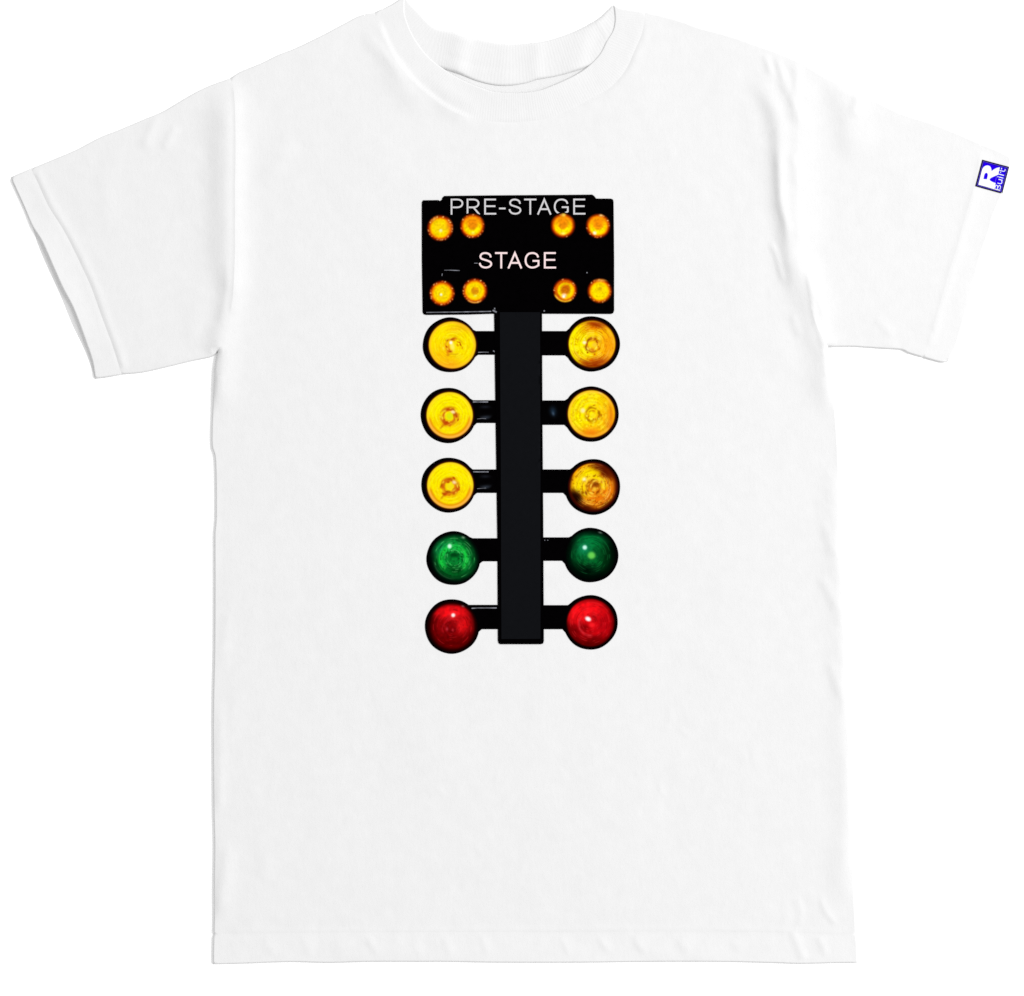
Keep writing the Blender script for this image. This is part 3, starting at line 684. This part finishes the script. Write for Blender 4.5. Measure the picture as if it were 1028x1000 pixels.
PILOTS = [
 (441.9,229,12.3, pilot((250,214,10), 0, [('blob', -.2, -.25, .4, .3, 0, (246,200,10), .6, 1), ('blob', .7, -.3, .25, .5, 0, (244,120,30), .6, 1), ('blob', .05, .2, .14, .13, 0, (255,255,190), .9, 1.5), ('blob', -.5, -.75, .3, .1, -40, (255,210,90), .7, 1)], .62, 1)),
 (474.3,227,11.6, pilot((240,150,10), 0, top_orange+[('blob', .05, .6, .14, .12, 0, (255,250,140), .7, 1)], .5, 2)),
 (565.2,226.6,11.5, pilot((240,150,10), 0, top_orange+[('blob', .05, -.95, .2, .16, 0, (255,220,80), .95, 1.4), ('blob', 0, .68, .2, .12, 0, (255,250,150), .7, 1)], .14, 3)),
 (600.5,227,11.5, pilot((246,150,10), 0, top_orange+[('blob', -.3, .6, .16, .16, 0, (255,255,226), 1, 1.5), ('blob', .25, -.93, .16, .1, 10, (255,214,130), 1, 1)], .4, 4)),
 (443.8,294.4,12.0, pilot((252,220,10), 0, [('ring', 0, .0, .42, .07, 0, 360, (240,190,10), .6, 7), ('ring', 0, 0, .72, .05, 0, 360, (226,120,8), .5, 9), ('blob', -.08, .12, .12, .12, 0, (255,255,220), 1, 1.5)], .75, 5)),
 (476.8,292,11.9, pilot((226,150,10), 0, [('blob', -.02, -.02, .2, .2, 0, (222,140,14), .8, 1.5), ('ring', 0, 0, .42, .12, 0, 360, (250,220,0), .7, 0), ('blob', .02, .42, .14, .1, 0, (255,255,120), .7, 1), ('ring', 0, 0, .98, .07, 60, 130, (255,196,80), .8, 6)], .7, 6)),
 (567.4,291.4,11.3, pilot((206,112,6), 0, [('blob', .1, -.25, .34, .28, 0, (206,100,8), .95, 1.5), ('ring', 0, 0, .76, .09, 120, 300, (196,70,6), .7, 0), ('blob', -.1, .48, .24, .22, -20, (255,206,170), 1, 1.5), ('blob', -.12, .55, .12, .12, 0, (255,255,250), 1, 1.5), ('ring', 0, 0, .98, .08, 60, 150, (255,200,40), .9, 0)], .3, 7)),
 (602.1,292,11.6, pilot((246,200,6), 0, [('blob', 0, .2, .7, .6, 0, (255,228,0), .8, 1.5), ('blob', .05, -.15, .2, .2, 0, (234,180,10), .8, 1), ('blob', .1, -.9, .5, .12, 0, (255,190,70), .8, 1)], .35, 8)),
]
for i, (x, y, r, art) in enumerate(PILOTS):
    disc_art('pilot_lamp', x, y, r, art, box, .90, 60+i, 1.18, 26, 72)

# ------------------------------------------------------------------ label on the right cuff
TL, TR, BR, BL = (np.array(q) for q in ((986.3,160.2), (1013.4,167.4), (1006.4,194.4), (979.2,186.9)))
def tag_pt(s, t):   # s: upwards along the reading direction 0..1, t: 0 right edge .. 1 left edge
    s, t = np.asarray(s, float)[..., None], np.asarray(t, float)[..., None]
    return (1-s)*((1-t)*BR+t*BL)+s*((1-t)*TR+t*TL)
def inset(k): return tag_pt(np.array([k, 1-k, 1-k, k]), np.array([1-k, 1-k, k, k]))
tag = patch('printed_sleeve_label', [inset(0)], M_navy, shirt, .40, 4)
tag['label'] = 'small blue square label with white lettering on the cuff'
patch('field', [inset(.078)], M_blue, tag, .52, 4)
fr = Strokes(); q = inset(.052); fr.add(np.vstack([q, q[:1]]), .35); fr.build('border_line', M_lav, tag, .56)
z2 = lambda *a: P(*a)*(60/1028)+np.array([965, 150])
patch('emblem', [z2(296,606, 330,470, 348,395, 365,335, 392,298, 425,278, 462,274, 495,286, 513,312, 522,345, 526,372, 560,345, 610,318, 668,304, 655,365, 640,432, 580,458, 520,485, 492,508, 494,528, 520,548, 560,566, 596,578, 583,632, 568,684, 430,642),
                 z2(384,508, 396,445, 410,412, 432,400, 452,408, 461,432, 452,480, 444,512)], M_white, tag, .68, 2)
ln = Strokes(); ln.add(np.vstack([tag_pt(.12, .352), tag_pt(.88, .352)]), .45); ln.build('rule', M_lav, tag, .66)
bt = Strokes()
def L(s0, s1, *pts, w=.9, sm=False):
    q = np.array(pts, float); p = tag_pt(s0+(s1-s0)*q[:, 0], .105+.215*q[:, 1])
    bt.add(smooth_line(p, .6) if sm else p, w, step=.8)
L(.07,.27, (.12,0),(.12,1), w=.95); L(.07,.27, (.3,.93),(.7,.93),(.86,.75),(.68,.54),(.3,.52), w=.7, sm=True); L(.07,.27, (.3,.48),(.75,.46),(.95,.26),(.75,.07),(.3,.07), w=.7, sm=True)
L(.31,.48, (.1,.72),(.1,.25),(.3,.06),(.6,.06),(.8,.2), w=.75, sm=True); L(.31,.48, (.93,0),(.93,.72), w=.8)
L(.53,.57, (.5,0),(.5,.72), w=.85); L(.53,.57, (.5,.82),(.5,1), w=.85)
L(.63,.67, (.5,0),(.5,1), w=.85)
L(.71,.9, (.42,.95),(.42,.25),(.6,.05),(.9,.08), w=.7, sm=True); L(.71,.9, (.0,.68),(.22,.68), w=.8); L(.71,.9, (.66,.68),(.95,.68), w=.8)
bt.build('lettering', M_white, tag, .68)

# ------------------------------------------------------------------ light
w = bpy.data.worlds.new('World'); scene.world = w; w.use_nodes = True
bg = w.node_tree.nodes['Background']; bg.inputs['Color'].default_value = (1,1,1,1); bg.inputs['Strength'].default_value = .805
def softbox(name, loc, size, power):
    l = bpy.data.lights.new(name, 'AREA'); l.shape = 'SQUARE'; l.size = size; l.energy = power; l.color = (1,1,1)
    o = bpy.data.objects.new(name, l); scene.collection.objects.link(o); o.location = loc
    o.rotation_euler = (Vector((0,0,0))-Vector(loc)).to_track_quat('-Z', 'Y').to_euler()
    return o
softbox('studio_softbox', (4.2, 1.7, 4.0), 2.0, 326)

# ------------------------------------------------------------------ camera
cam = bpy.data.cameras.new('camera'); co = bpy.data.objects.new('camera', cam); scene.collection.objects.link(co)
Dz = 2.6
co.location = (0, 0, Dz+5*S); co.rotation_euler = (0, 0, 0)
cam.sensor_fit = 'HORIZONTAL'; cam.sensor_width = 36
cam.lens = 36*Dz/(1028*S)
cam.clip_start = .05; cam.clip_end = 100
scene.camera = co
scene.view_settings.view_transform = 'Standard'; scene.view_settings.look = 'None'
scene.view_settings.exposure = 0; scene.view_settings.gamma = 1
scene.cycles.use_denoising = False
scene.cycles.max_bounces = 6
